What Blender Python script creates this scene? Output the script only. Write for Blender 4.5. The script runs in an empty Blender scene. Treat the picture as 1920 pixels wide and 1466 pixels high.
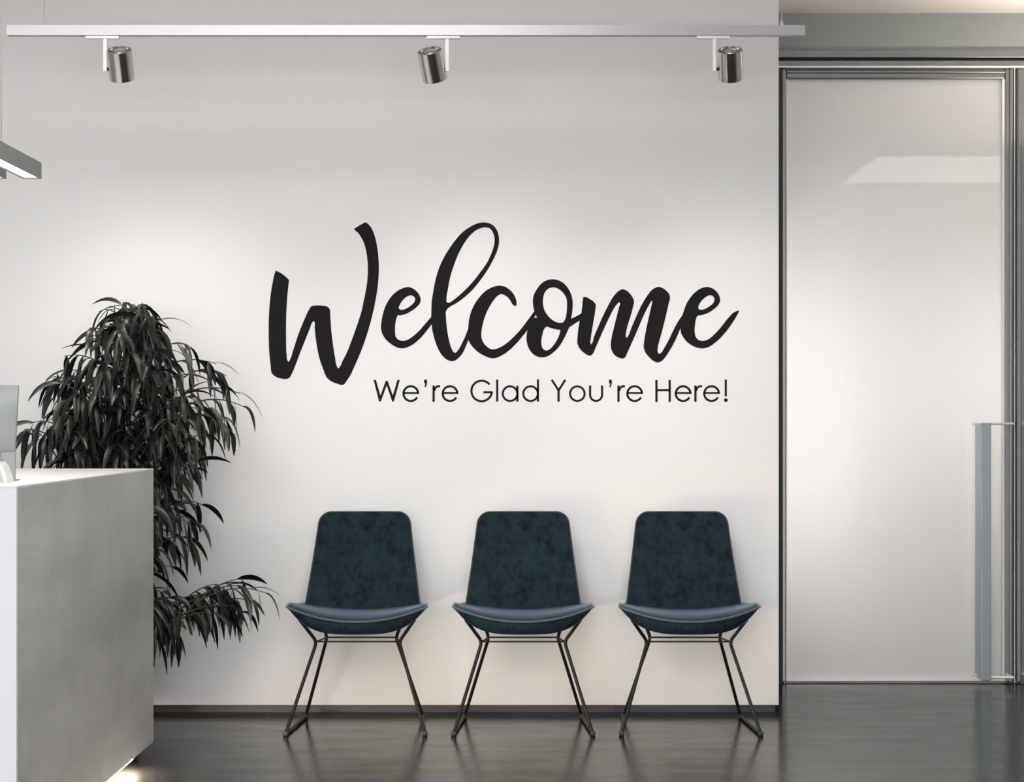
import bpy, bmesh, math, random
from mathutils import Vector, Matrix

# ------------------------------------------------------------------ basics
scene = bpy.context.scene
COL = scene.collection
CX, CY, F, EYE = 981.0, 790.0, 3737.0, 1.2      # camera: vanishing point, focal length in px, eye height
WALL_Y, DOOR_Y, CEIL_Z = 8.20, 9.17, 3.072


def P(px, py, Y):
    return Vector(((px - CX) * Y / F, Y, EYE - (py - CY) * Y / F))


def tag(o, label=None, cat=None, group=None, kind=None):
    if label: o['label'] = label
    if cat: o['category'] = cat
    if group: o['group'] = group
    if kind: o['kind'] = kind
    return o


def empty(name, loc=(0, 0, 0), rz=0.0):
    o = bpy.data.objects.new(name, None)
    o.empty_display_size = 0.1
    COL.objects.link(o)
    o.location = loc
    o.rotation_euler = (0, 0, rz)
    return o


class MB:
    """collects geometry, links it as one mesh object"""
    def __init__(self):
        self.v, self.f, self.m = [], [], []

    def add(self, verts, faces, mi=0):
        k = len(self.v)
        self.v += [tuple(p) for p in verts]
        self.f += [tuple(i + k for i in f) for f in faces]
        self.m += [mi] * len(faces)
        return self

    def box(self, a, b, bevel=0.0, mi=0, seg=2):
        bm = bmesh.new()
        bmesh.ops.create_cube(bm, size=1.0)
        for v in bm.verts:
            v.co = Vector([(a[i] + b[i]) / 2 + v.co[i] * (b[i] - a[i]) for i in range(3)])
        if bevel > 0:
            bmesh.ops.bevel(bm, geom=bm.edges[:], offset=bevel, segments=seg, profile=0.5, affect='EDGES')
        bm.verts.index_update()
        self.add([v.co for v in bm.verts], [[v.index for v in f.verts] for f in bm.faces], mi)
        bm.free()
        return self

    def grid(self, rows, mi=0, closed_u=False):
        nr, nc = len(rows), len(rows[0])
        verts = [p for r in rows for p in r]
        faces = []
        for i in range(nr - 1):
            for j in range(nc if closed_u else nc - 1):
                j2 = (j + 1) % nc
                faces.append((i * nc + j, i * nc + j2, (i + 1) * nc + j2, (i + 1) * nc + j))
        return self.add(verts, faces, mi)

    def tube(self, pts, r, n=10, mi=0, closed=False, caps=True):
        pts = [Vector(p) for p in pts]
        rs = r if isinstance(r, (list, tuple)) else [r] * len(pts)
        N = len(pts)
        rings, up = [], None
        for i, p in enumerate(pts):
            if closed:
                t = (pts[(i + 1) % N] - pts[i - 1]).normalized()
            else:
                t = (pts[min(i + 1, N - 1)] - pts[max(i - 1, 0)]).normalized()
            if up is None:
                up = Vector((0, 0, 1)) if abs(t.z) < 0.9 else Vector((0, 1, 0))
            side = t.cross(up)
            if side.length < 1e-6:
                side = t.cross(Vector((1, 0.3, 0)))
            side.normalize()
            up = side.cross(t).normalized()
            rings.append([p + (side * math.cos(a) + up * math.sin(a)) * rs[i]
                          for a in [2 * math.pi * k / n for k in range(n)]])
        if closed:
            rings.append(rings[0])
        self.grid(rings, mi, closed_u=True)
        if caps and not closed:
            self.add(rings[0], [tuple(range(n))], mi)
            self.add(rings[-1], [tuple(reversed(range(n)))], mi)
        return self

    def lathe(self, prof, n=40, mi=0, mat=None):
        rings = []
        for (r, z) in prof:
            ring = [Vector((r * math.cos(2 * math.pi * k / n), r * math.sin(2 * math.pi * k / n), z)) for k in range(n)]
            if mat is not None:
                ring = [mat @ q for q in ring]
            rings.append(ring)
        return self.grid(rings, mi, closed_u=True)

    def build(self, name, mats, parent=None, smooth=False, angle=None):
        me = bpy.data.meshes.new(name)
        me.from_pydata(self.v, [], self.f)
        if not isinstance(mats, (list, tuple)):
            mats = [mats]
        for m in mats:
            me.materials.append(m)
        me.polygons.foreach_set('material_index', self.m)
        bm = bmesh.new()
        bm.from_mesh(me)
        bmesh.ops.remove_doubles(bm, verts=bm.verts[:], dist=1e-5)
        bmesh.ops.recalc_face_normals(bm, faces=bm.faces[:])
        bm.to_mesh(me)
        bm.free()
        if smooth:
            me.polygons.foreach_set('use_smooth', [True] * len(me.polygons))
            if angle:
                me.set_sharp_from_angle(angle=math.radians(angle))
        me.update()
        o = bpy.data.objects.new(name, me)
        COL.objects.link(o)
        if parent is not None:
            o.parent = parent
        return o


def copy_tree(o, parent=None):
    c = o.copy()
    COL.objects.link(c)
    if parent is not None:
        c.parent = parent
    for ch in o.children:
        copy_tree(ch, c)
    return c


# ------------------------------------------------------------------ materials
def new_mat(name):
    m = bpy.data.materials.new(name)
    m.use_nodes = True
    nt = m.node_tree
    return m, nt, nt.nodes['Principled BSDF']


def simple(name, col, rough=0.5, metal=0.0, spec=0.5, noise=0.0, scale=8.0, bump=0.0, stretch=(1, 1, 1), emit=None, es=0.0,
           coat=0.0, sheen=0.0, rough_var=0.0):
    m, nt, b = new_mat(name)
    b.inputs['Base Color'].default_value = (*col, 1)
    b.inputs['Roughness'].default_value = rough
    b.inputs['Metallic'].default_value = metal
    b.inputs['Specular IOR Level'].default_value = spec
    b.inputs['Coat Weight'].default_value = coat
    if sheen:
        b.inputs['Sheen Weight'].default_value = sheen
    if emit:
        b.inputs['Emission Color'].default_value = (*emit, 1)
        b.inputs['Emission Strength'].default_value = es
    if noise or bump or rough_var:
        tc = nt.nodes.new('ShaderNodeTexCoord')
        mp = nt.nodes.new('ShaderNodeMapping')
        mp.inputs['Scale'].default_value = stretch
        nz = nt.nodes.new('ShaderNodeTexNoise')
        nz.inputs['Scale'].default_value = scale
        nz.inputs['Detail'].default_value = 6
        nz.inputs['Roughness'].default_value = 0.6
        nt.links.new(tc.outputs['Object'], mp.inputs['Vector'])
        nt.links.new(mp.outputs['Vector'], nz.inputs['Vector'])
        if noise:
            rp = nt.nodes.new('ShaderNodeMapRange')
            rp.inputs['From Min'].default_value = 0.3
            rp.inputs['From Max'].default_value = 0.7
            rp.inputs['To Min'].default_value = 1 - noise
            rp.inputs['To Max'].default_value = 1 + noise
            nt.links.new(nz.outputs['Fac'], rp.inputs['Value'])
            mx = nt.nodes.new('ShaderNodeVectorMath')
            mx.operation = 'SCALE'
            mx.inputs[0].default_value = col
            nt.links.new(rp.outputs['Result'], mx.inputs['Scale'])
            nt.links.new(mx.outputs['Vector'], b.inputs['Base Color'])
        if rough_var:
            rr = nt.nodes.new('ShaderNodeMapRange')
            rr.inputs['From Min'].default_value = 0.3
            rr.inputs['From Max'].default_value = 0.7
            rr.inputs['To Min'].default_value = rough - rough_var
            rr.inputs['To Max'].default_value = rough + rough_var
            nt.links.new(nz.outputs['Fac'], rr.inputs['Value'])
            nt.links.new(rr.outputs['Result'], b.inputs['Roughness'])
        if bump:
            bp = nt.nodes.new('ShaderNodeBump')
            bp.inputs['Strength'].default_value = bump
            bp.inputs['Distance'].default_value = 0.01
            nt.links.new(nz.outputs['Fac'], bp.inputs['Height'])
            nt.links.new(bp.outputs['Normal'], b.inputs['Normal'])
    return m


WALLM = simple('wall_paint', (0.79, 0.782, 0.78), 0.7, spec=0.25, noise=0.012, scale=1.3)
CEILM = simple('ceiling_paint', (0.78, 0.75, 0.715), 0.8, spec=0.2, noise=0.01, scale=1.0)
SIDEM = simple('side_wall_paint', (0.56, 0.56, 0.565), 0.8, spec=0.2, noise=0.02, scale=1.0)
FLOORM = simple('dark_polished_floor', (0.006, 0.0065, 0.0062), 0.19, spec=0.22, noise=0.30, scale=3.0, bump=0.10,
                stretch=(1.0, 3.0, 1.0), rough_var=0.05)
BASEM = simple('baseboard_dark', (0.017, 0.017, 0.017), 0.45, noise=0.05)
HEADM = simple('header_panel', (0.265, 0.285, 0.275), 0.5, noise=0.03, scale=2)
ALU = simple('door_aluminium', (0.235, 0.245, 0.245), 0.36, metal=1.0, noise=0.04, scale=4, stretch=(1, 1, 0.1))
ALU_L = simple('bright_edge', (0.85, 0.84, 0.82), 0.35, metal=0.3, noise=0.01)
ALU_D = simple('dark_gap', (0.02, 0.022, 0.022), 0.6, noise=0.05)
HANDM = simple('handle_metal', (0.32, 0.37, 0.385), 0.36, metal=0.85, noise=0.03, scale=5, stretch=(1, 1, 0.1))
DECAL = simple('black_vinyl', (0.010, 0.0085, 0.009), 0.7, spec=0.12, noise=0.03, scale=40)
TRACKM = simple('track_aluminium', (0.37, 0.37, 0.38), 0.42, metal=0.9, noise=0.03, scale=3, stretch=(0.2, 6, 6))
WHITEM = simple('white_metal', (0.85, 0.84, 0.82), 0.4, noise=0.01)
STEEL = simple('brushed_steel', (0.55, 0.55, 0.53), 0.22, metal=1.0, noise=0.06, scale=30, stretch=(1, 1, 0.05))
BLACKP = simple('black_plastic', (0.015, 0.015, 0.015), 0.5, noise=0.05)
WIREM = simple('steel_wire', (0.30, 0.30, 0.28), 0.4, metal=0.8, noise=0.02)
PENDM = simple('pendant_housing', (0.16, 0.17, 0.155), 0.5, noise=0.03, scale=5)
PIPES = simple('seat_piping_fabric', (0.045, 0.075, 0.082), 0.6, noise=0.1, scale=40, sheen=0.5)
LEGM = simple('black_steel_wire', (0.007, 0.0065, 0.006), 0.45, metal=0.0, spec=0.35, noise=0.08, scale=20)
LEAFM = simple('leaf', (0.0115, 0.0138, 0.0103), 0.34, spec=0.45, noise=0.75, scale=7)
BARKM = simple('bark', (0.040, 0.036, 0.030), 0.8, noise=0.3, scale=30, bump=0.3)
POTM = simple('planter', (0.10, 0.10, 0.10), 0.6, noise=0.1, scale=6)
SOILM = simple('soil', (0.02, 0.016, 0.012), 0.95, noise=0.4, scale=60, bump=0.6)
DTOP = simple('desk_top', (0.80, 0.78, 0.77), 0.4, noise=0.01)
DFRONT = simple('desk_front', (0.80, 0.81, 0.84), 0.45, noise=0.01)
MONM = simple('monitor_silver', (0.25, 0.26, 0.26), 0.45, metal=0.35, noise=0.02)
MONW = simple('white_plastic', (0.66, 0.68, 0.64), 0.4, noise=0.01)
GREENG = simple('pale_green_grey', (0.45, 0.48, 0.43), 0.5, noise=0.03)
LEDW = simple('warm_led', (1, 1, 1), 0.5, emit=(1.0, 0.80, 0.55), es=285.0)
UPL = simple('uplight_glow', (1, 1, 1), 0.5, emit=(1.0, 0.84, 0.70), es=3.6)
PLATEW = simple('pendant_diffuser', (0.9, 0.9, 0.9), 0.5, emit=(1.0, 0.93, 0.83), es=0.9)


def velvet():
    m, nt, b = new_mat('teal_velvet')
    tc = nt.nodes.new('ShaderNodeTexCoord')
    n1 = nt.nodes.new('ShaderNodeTexNoise'); n1.inputs['Scale'].default_value = 17; n1.inputs['Detail'].default_value = 8
    n1.inputs['Roughness'].default_value = 0.68
    n2 = nt.nodes.new('ShaderNodeTexNoise'); n2.inputs['Scale'].default_value = 70; n2.inputs['Detail'].default_value = 3
    mp = nt.nodes.new('ShaderNodeMapping'); mp.inputs['Scale'].default_value = (1, 1, 0.45)
    nt.links.new(tc.outputs['Object'], n1.inputs['Vector'])
    nt.links.new(tc.outputs['Object'], mp.inputs['Vector'])
    nt.links.new(mp.outputs['Vector'], n2.inputs['Vector'])
    mx = nt.nodes.new('ShaderNodeMath'); mx.operation = 'MULTIPLY_ADD'
    mx.inputs[1].default_value = 0.35
    nt.links.new(n2.outputs['Fac'], mx.inputs[0])
    nt.links.new(n1.outputs['Fac'], mx.inputs[2])
    rp = nt.nodes.new('ShaderNodeValToRGB')
    rp.color_ramp.elements[0].position = 0.50
    rp.color_ramp.elements[0].color = (0.0028, 0.0068, 0.0105, 1)
    rp.color_ramp.elements[1].position = 0.82
    rp.color_ramp.elements[1].color = (0.0130, 0.0265, 0.0385, 1)
    nt.links.new(mx.outputs[0], rp.inputs['Fac'])
    nt.links.new(rp.outputs['Color'], b.inputs['Base Color'])
    b.inputs['Roughness'].default_value = 0.85
    b.inputs['Specular IOR Level'].default_value = 0.15
    b.inputs['Sheen Weight'].default_value = 0.62
    b.inputs['Sheen Roughness'].default_value = 0.24
    b.inputs['Sheen Tint'].default_value = (0.62, 0.80, 0.97, 1)
    bp = nt.nodes.new('ShaderNodeBump'); bp.inputs['Strength'].default_value = 0.12; bp.inputs['Distance'].default_value = 0.003
    nt.links.new(n2.outputs['Fac'], bp.inputs['Height'])
    nt.links.new(bp.outputs['Normal'], b.inputs['Normal'])
    return m


VELVET = velvet()
PIPEM = simple('piping_fabric', (0.016, 0.028, 0.034), 0.6, noise=0.1, scale=40, sheen=0.5)


def concrete():
    m, nt, b = new_mat('desk_concrete')
    tc = nt.nodes.new('ShaderNodeTexCoord')
    mp = nt.nodes.new('ShaderNodeMapping'); mp.inputs['Scale'].default_value = (1, .45, 1.5)
    n1 = nt.nodes.new('ShaderNodeTexNoise'); n1.inputs['Scale'].default_value = 1.6; n1.inputs['Detail'].default_value = 9
    n1.inputs['Roughness'].default_value = 0.62
    mp2 = nt.nodes.new('ShaderNodeMapping'); mp2.inputs['Scale'].default_value = (1, 7, 2.5)
    n2 = nt.nodes.new('ShaderNodeTexNoise'); n2.inputs['Scale'].default_value = 2.0; n2.inputs['Detail'].default_value = 5
    for a, c in ((mp, n1), (mp2, n2)):
        nt.links.new(tc.outputs['Object'], a.inputs['Vector'])
        nt.links.new(a.outputs['Vector'], c.inputs['Vector'])
    ad = nt.nodes.new('ShaderNodeMath'); ad.operation = 'MULTIPLY_ADD'; ad.inputs[1].default_value = 0.12
    nt.links.new(n2.outputs['Fac'], ad.inputs[0]); nt.links.new(n1.outputs['Fac'], ad.inputs[2])
    rp = nt.nodes.new('ShaderNodeValToRGB')
    rp.color_ramp.elements[0].position = 0.40; rp.color_ramp.elements[0].color = (0.39, 0.395, 0.39, 1)
    rp.color_ramp.elements[1].position = 0.72; rp.color_ramp.elements[1].color = (0.60, 0.60, 0.59, 1)
    nt.links.new(ad.outputs[0], rp.inputs['Fac'])
    nt.links.new(rp.outputs['Color'], b.inputs['Base Color'])
    b.inputs['Roughness'].default_value = 0.55
    b.inputs['Specular IOR Level'].default_value = 0.35
    return m


CONC = concrete()


def frosted():
    m = bpy.data.materials.new('frosted_glass')
    m.use_nodes = True
    nt = m.node_tree
    nt.nodes.clear()
    out = nt.nodes.new('ShaderNodeOutputMaterial')
    df = nt.nodes.new('ShaderNodeBsdfDiffuse'); df.inputs['Color'].default_value = (0.84, 0.83, 0.82, 1)
    tr = nt.nodes.new('ShaderNodeBsdfTranslucent'); tr.inputs['Color'].default_value = (0.88, 0.87, 0.86, 1)
    mx = nt.nodes.new('ShaderNodeMixShader'); mx.inputs[0].default_value = 0.55
    gl = nt.nodes.new('ShaderNodeBsdfGlossy'); gl.inputs['Roughness'].default_value = 0.02
    fr = nt.nodes.new('ShaderNodeFresnel'); fr.inputs['IOR'].default_value = 1.5
    m2 = nt.nodes.new('ShaderNodeMixShader')
    nz = nt.nodes.new('ShaderNodeTexNoise'); nz.inputs['Scale'].default_value = 3
    bp = nt.nodes.new('ShaderNodeBump'); bp.inputs['Strength'].default_value = 0.0
    nt.links.new(nz.outputs['Fac'], bp.inputs['Height'])
    nt.links.new(df.outputs[0], mx.inputs[1]); nt.links.new(tr.outputs[0], mx.inputs[2])
    nt.links.new(fr.outputs[0], m2.inputs[0]); nt.links.new(mx.outputs[0], m2.inputs[1]); nt.links.new(gl.outputs[0], m2.inputs[2])
    nt.links.new(m2.outputs[0], out.inputs['Surface'])
    return m


FROST = frosted()


def emitter(name, col, s):
    return simple(name, (0.9, 0.9, 0.9), 0.5, emit=col, es=s)


# ------------------------------------------------------------------ the room
XL, XR, YB = -4.6, 4.6, -3.2
def struct(mb, name, mat, parent=None, smooth=False):
    o = mb.build(name, mat, parent, smooth)
    if parent is None:
        o['kind'] = 'structure'
    return o

WALL_END = (1460 - CX) * WALL_Y / F
WALL_BOT = 0.034
struct(MB().box((XL - .2, YB - .2, -0.2), (XR + .2, 12.2, 0.0)), 'floor', FLOORM)
struct(MB().box((XL - .2, YB - .2, CEIL_Z), (XR + .2, 12.2, CEIL_Z + .2)), 'ceiling', CEILM)
struct(MB().box((XL, WALL_Y, WALL_BOT), (WALL_END, 9.30, CEIL_Z)), 'wall_front', WALLM)
struct(MB().box((XL, WALL_Y + 0.028, 0.0), (WALL_END - 0.011, 9.28, WALL_BOT)), 'baseboard_front', BASEM)
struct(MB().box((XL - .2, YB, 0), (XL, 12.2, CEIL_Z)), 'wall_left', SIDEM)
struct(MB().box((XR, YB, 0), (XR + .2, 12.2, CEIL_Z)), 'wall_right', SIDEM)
WX0, WX1, WZ0, WZ1 = -3.6, 2.4, .12, 2.45
mb = MB()
mb.box((XL - .2, YB - .2, 0), (XR + .2, YB, WZ0)).box((XL - .2, YB - .2, WZ1), (XR + .2, YB, CEIL_Z))
mb.box((XL - .2, YB - .2, WZ0), (WX0, YB, WZ1)).box((WX1, YB - .2, WZ0), (XR + .2, YB, WZ1))
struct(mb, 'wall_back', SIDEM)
mb = MB()
for i in range(5):
    x = WX0 + (WX1 - WX0) * i / 4
    mb.box((x - .03, YB - .12, WZ0), (x + .03, YB - .04, WZ1))
mb.box((WX0, YB - .12, WZ0), (WX1, YB - .04, WZ0 + .05)).box((WX0, YB - .12, WZ1 - .05), (WX1, YB - .04, WZ1))
struct(mb, 'added_window', ALU)  # unseen window, added to let the frontal fill light in
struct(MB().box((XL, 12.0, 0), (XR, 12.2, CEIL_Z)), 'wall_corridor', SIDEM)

# header above the glass doors, with its ceiling rail
def zz(py, Y=DOOR_Y): return EYE - (py - CY) * Y / F
def xx(px, Y=DOOR_Y): return (px - CX) * Y / F
XD0, XD1 = WALL_END - 0.02, XR
struct(MB().box((XD0, DOOR_Y - .03, zz(97)), (XD1, DOOR_Y + .12, CEIL_Z)), 'trim_1', HEADM)
mb = MB()
mb.box((XD0, DOOR_Y - .055, zz(112)), (XD1, DOOR_Y + .1, zz(97)), 0.003)
mb.box((XD0, DOOR_Y - .02, zz(115.5)), (XD1, DOOR_Y + .1, zz(112)), mi=1)
mb.box((XD0, DOOR_Y - .04, zz(127)), (XD1, DOOR_Y + .1, zz(115.5)), 0.004)
mb.box((XD0, DOOR_Y - .052, zz(130.5)), (XD1, DOOR_Y + .1, zz(127)), 0.001, mi=2)
struct(mb, 'trim_2', [ALU, ALU_D, ALU_L])
# rail jamb against the wall end
struct(MB().box((WALL_END - .01, DOOR_Y - .05, 0), (xx(1464.3), DOOR_Y + .08, zz(130.5))), 'trim_3', ALU_D)


def door(name, x0, x1, label, mir=1):
    """aluminium framed frosted leaf: x0/x1 in photo pixels on the door plane; mir=-1 hangs the handle on the left"""
    root = empty(name, (xx((x0 + x1) / 2), DOOR_Y, 0))
    root['kind'] = 'structure'
    ox = root.location.x
    X0, X1 = xx(x0) - ox, xx(x1) - ox
    sl, sr = xx(CX + 9.5), xx(CX + 16)
    Zb, Zt = 0.004, zz(131)
    tr = zz(150)

    def bx(m, a, b, bev=0.0):
        m.box((min(a[0] * mir, b[0] * mir), a[1], a[2]), (max(a[0] * mir, b[0] * mir), b[1], b[2]), bev)
    f = MB()
    bx(f, (X0, -.035, Zb), (X0 + sl, .035, Zt), .006)                # narrow stile
    bx(f, (X1 - sr, -.035, Zb), (X1, .035, Zt), .006)                # handle stile
    bx(f, (X1 - sr * .55, -.045, Zb), (X1 - sr * .12, -.03, Zt), .005)
    bx(f, (X0 + sl, -.032, tr), (X1 - sr, .032, Zt), .006)           # top rail
    bx(f, (X0 + sl, -.040, zz(140)), (X1 - sr, -.03, zz(134)), .004)
    f.build('frame', ALU, root)
    m = MB()
    bx(m, (X0 + sl, -.02, Zb), (X1 - sr, .02, zz(1275.5)), .002)
    m.build('bottom_rail', ALU, root)
    b = MB()
    bx(b, (X0 + sl, -.026, zz(1275.5)), (X1 - sr, .018, zz(1271.5)), .001)
    bx(b, (X1 - sr - xx(CX + 5), -.027, zz(1275.5)), (X1 - sr, .018, tr), .001)
    bx(b, (X0 + sl, -.024, zz(1275.5)), (X0 + sl + xx(CX + 1.5), .018, tr), .0005)
    b.build('glazing_bead', ALU_L, root)
    m = MB()
    bx(m, (X0 + sl, -.008, zz(1275.5)), (X1 - sr, .004, tr))
    m.build('frosted_pane', FROST, root)
    # tall pull handle: box section standing off the stile, rods at both ends
    YH = DOOR_Y - 0.17
    h0 = xx((1463.5 + 1897.5) / 2)
    hx0, hx1 = (1840 - CX) * YH / F - h0, (1858.5 - CX) * YH / F - h0
    zt, zb = EYE - (793.5 - CY) * YH / F, EYE - (1276 - CY) * YH / F
    h = MB()
    bx(h, (hx0, -.17, zb), (hx1, -.160, zt), .003)
    bx(h, (hx0, -.160, zb + .004), (hx0 + .012, -.045, zt - .004), .002)
    ho = h.build('pull_handle', HANDM, root)
    r = MB()
    for z in (zt - .002, zb + .012):
        r.tube([((hx0 - .012) * mir, -.05, z), ((hx1 - .01) * mir, -.15, z)], .006)
        r.tube([((hx1 - .01) * mir, -.15, z), ((X1 - sr + .006) * mir, -.15, z)], .006)
        r.tube([((X1 - sr + .006) * mir, -.15, z), ((X1 - sr + .006) * mir, -.03, z)], .006)
    r.build('rod', ALU_L, ho)
    tag(root, label)
    return root


door('door_1', 1463.5, 1897.5, 'frosted glass sliding door in a grey aluminium frame, nearest the white wall')
door('door_2', 1902.5, 2336, 'second frosted glass door cut by the right edge of the photo', -1)
struct(MB().box((xx(1897.8), DOOR_Y - .042, 0.004), (xx(1899.2), DOOR_Y + .03, zz(131))), 'trim_4', ALU_L)
struct(MB().box((xx(1899.4), DOOR_Y - .01, 0.004), (xx(1902.3), DOOR_Y + .03, zz(131))), 'trim_5', ALU_D)
struct(MB().box((xx(2340), DOOR_Y - .04, 0), (XR, DOOR_Y + .06, zz(131))), 'wall_niche', WALLM)

# ------------------------------------------------------------------ wall lettering
ZF = {'A': (490, 495, 6.375), 'B': (600, 405, 7.3286), 'C': (600, 565, 8.886), 'D': (700, 520, 8.625), 'E': (790, 405, 7.519),
      'F': (860, 515, 8.377), 'G': (970, 510, 8.623), 'H': (1070, 530, 9.16), 'I': (1190, 530, 9.143)}


def outline(spec):
    """'A 172,78c 230,105 ...' -> smooth closed polyline in photo pixels (c = corner)"""
    pts, fr = [], None
    for tok in spec.split():
        if tok in ZF:
            fr = ZF[tok]
            continue
        c = tok.endswith('c')
        a, b = tok.rstrip('c').split(',')
        pts.append((fr[0] + float(a) / fr[2], fr[1] + float(b) / fr[2], c))
    n = len(pts)
    res = []
    for i in range(n):
        p0, p1, p2, p3 = pts[i - 1], pts[i], pts[(i + 1) % n], pts[(i + 2) % n]
        L = math.hypot(p2[0] - p1[0], p2[1] - p1[1])
        def tang(pa, pb, pc):      # non-uniform catmull-rom tangent scaled to this segment
            la = math.hypot(pb[0] - pa[0], pb[1] - pa[1]) + 1e-6
            lb = math.hypot(pc[0] - pb[0], pc[1] - pb[1]) + 1e-6
            d = []
            for k in (0, 1):
                v1, v2 = (pb[k] - pa[k]) / la, (pc[k] - pb[k]) / lb
                d.append((v1 * lb + v2 * la) / (la + lb))
            return d
        ch = [(p2[0] - p1[0]) / (L + 1e-6), (p2[1] - p1[1]) / (L + 1e-6)]
        t1 = ch if p1[2] else tang(p0, p1, p2)
        t2 = ch if p2[2] else tang(p1, p2, p3)
        S = 6
        for k in range(S):
            t = k / S
            h0, h1, h2, h3 = 2*t**3 - 3*t*t + 1, t**3 - 2*t*t + t, -2*t**3 + 3*t*t, t**3 - t*t
            res.append((h0*p1[0] + h1*L*t1[0] + h2*p2[0] + h3*L*t2[0], h0*p1[1] + h1*L*t1[1] + h2*p2[1] + h3*L*t2[1]))
    return res


W_OUT = """A 172,78c 230,105 290,150 332,190c 316,330 303,500 296,700 296,900 302,1080 312,1150 325,1168 338,1150 380,1030 450,820
520,650 570,545 600,503 650,495 720,496 790,510 815,535 824,620 835,780 855,950 880,1110 905,1225 918,1247 932,1235 975,1150
C 430,890 530,640 620,390 690,170 735,0 B 575,1280 625,1050 650,880 658,740 648,570 620,420 575,310 520,230 462,180c 540,130
625,85c 650,100 710,170 750,270 785,420 805,600 808,760 798,930 770,1120 735,1300 C 905,90 850,320 770,590 680,840 580,1070 500,1240
440,1330 395,1385 360,1390 270,1365 170,1320 110,1260 50,1120 0,980 A 675,1040 650,880 638,760 634,690 626,680 615,690 580,770
520,920 460,1070 400,1230 360,1320 335,1360 300,1373 250,1370 180,1350 130,1310 110,1200 95,1050 88,850 92,600 105,420 130,250 155,130"""
E_OUT = """D 580,158 640,180 710,235 755,310 766,375 745,430 700,480 620,540 540,585 460,608 395,612c 375,660 355,770 352,880 358,945
385,990 430,1018 490,1025 560,1005 650,945 740,865 840,750 935,640c 938,540 945,380 E 165,1080 195,920 240,760 300,620 380,480 480,340
590,220 700,145 800,102 880,90 950,100 1020,138 1070,210 1093,300 1093,390 1065,500 1000,640 920,780 820,920 720,1040 600,1150 490,1230
400,1280 370,1305 348,1345 D 1175,640 1185,780 1205,920 1235,1060 1270,1160 1300,1208 1320,1218 1345,1205 F 0,1170 60,1060 110,950
150,845c 155,760 180,630 235,490 320,360 430,250 530,195 630,172 720,185 800,235 860,300 895,370 910,440 903,495c 870,485 840,460
820,420 780,365 720,320 670,303 620,325 550,400 480,510 420,640 380,770 358,900 358,980 385,1060 440,1125 490,1160 550,1172 630,1150
740,1085 850,990 960,875 1060,745 1150,625 1188,570c 1172,500 1165,410 1180,320 1230,225 1310,130 1390,85 1470,72 1560,85 1650,135
1720,215 1770,320 1790,430 1788,540 1765,690c G 920,730 980,700 1035,665c H 215,245c 260,245 330,280 400,330 430,375 425,450 400,620
370,790 345,960 340,1030 350,1058 365,1040 400,930 470,760 560,560 650,380 740,230 820,145 890,112 950,130 1020,190 1070,265 1088,320
1070,420 1030,570 980,730 950,870 950,925 965,942 985,915 1040,780 1130,570 1230,360 1330,200 1420,105 1510,73 1580,92 1650,145
1695,205 1705,250 1680,370 1630,590 1570,830 1520,1010 1495,1120 1495,1190 1515,1220 1545,1210 1600,1130 1700,950 I 660,820 740,670
815,560c 840,490 880,380 950,260 1040,160 1140,95 1250,73 1330,95 1410,160 1455,240 1465,310 1430,385 1350,460 1240,525 1140,555
1075,565c 1055,610 1035,720 1028,840 1040,910 1075,965 1130,993 1190,995 1270,965 1370,880 1480,760 1590,620 1685,515c 1730,495 1780,478
1792,490c 1730,600 1640,740 1530,880 1400,1010 1290,1090 1200,1122 1110,1122 1010,1090 910,1025 830,930 795,860 785,780c 740,890
680,1020 600,1160 520,1280 450,1350 390,1365 320,1340 240,1265 175,1180 155,1110 165,990 200,780 250,560 285,400 300,330 297,305
280,325 230,410 150,570 60,780 0,920 H 1020,1100 960,1230 930,1285 900,1300 840,1290 760,1245 705,1165 688,1070 700,960 740,780
790,580 830,420 845,350 835,338 800,365 750,430 680,560 590,750 500,950 430,1110 370,1230 345,1250 310,1248 230,1205 150,1120 115,1040
118,940 130,800 155,650c G 950,820 890,860 840,890c 800,980 740,1100 670,1210 580,1300 490,1360 400,1380 310,1360 230,1300 175,1210
150,1110 150,1020 165,935c F 1000,970 900,1085 790,1190 680,1265 590,1305 510,1310 420,1280 320,1225 230,1145 180,1080 153,1025c
110,1130 50,1250 0,1305 D 1330,1340 1270,1355 1200,1335 1120,1270 1050,1160 990,1000 955,860 942,760c 880,840 800,940 720,1020 630,1090
550,1130 470,1148 380,1130 290,1080 200,1000 145,910 125,830 130,730 150,610 190,480 260,350 350,250 450,185 520,162"""
E_HOLES = ["D 600,290 650,305 675,345 668,390 620,445 540,500 470,523 430,518 413,495 430,440 480,365 540,312",
           """E 905,160 960,172 1010,235 1032,320 1025,410 990,520 930,650 840,780 740,910 630,1030 520,1130 430,1200 385,1222 360,1215
           355,1170 375,1030 410,850 460,690 530,520 620,360 700,260 800,185""",
           """G 575,248 640,260 710,305 770,375 798,450 803,550 795,660 780,740 750,808c 710,820 640,812 560,770 490,700 440,620 415,520
           418,420 445,330 500,270""",
           "G 475,882 530,900 620,925 697,935c 680,1010 640,1100 580,1190 510,1255 465,1268 420,1245 393,1190 388,1110 405,1010 435,920",
           "G 295,690c 318,738c 272,740c",
           "I 1300,215 1345,235 1368,290 1345,350 1280,405 1200,450 1130,463 1095,445 1092,420 1120,350 1180,275 1240,230"]

LET_Y = WALL_Y - 0.0006
LET_T = 0.0005


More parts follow.
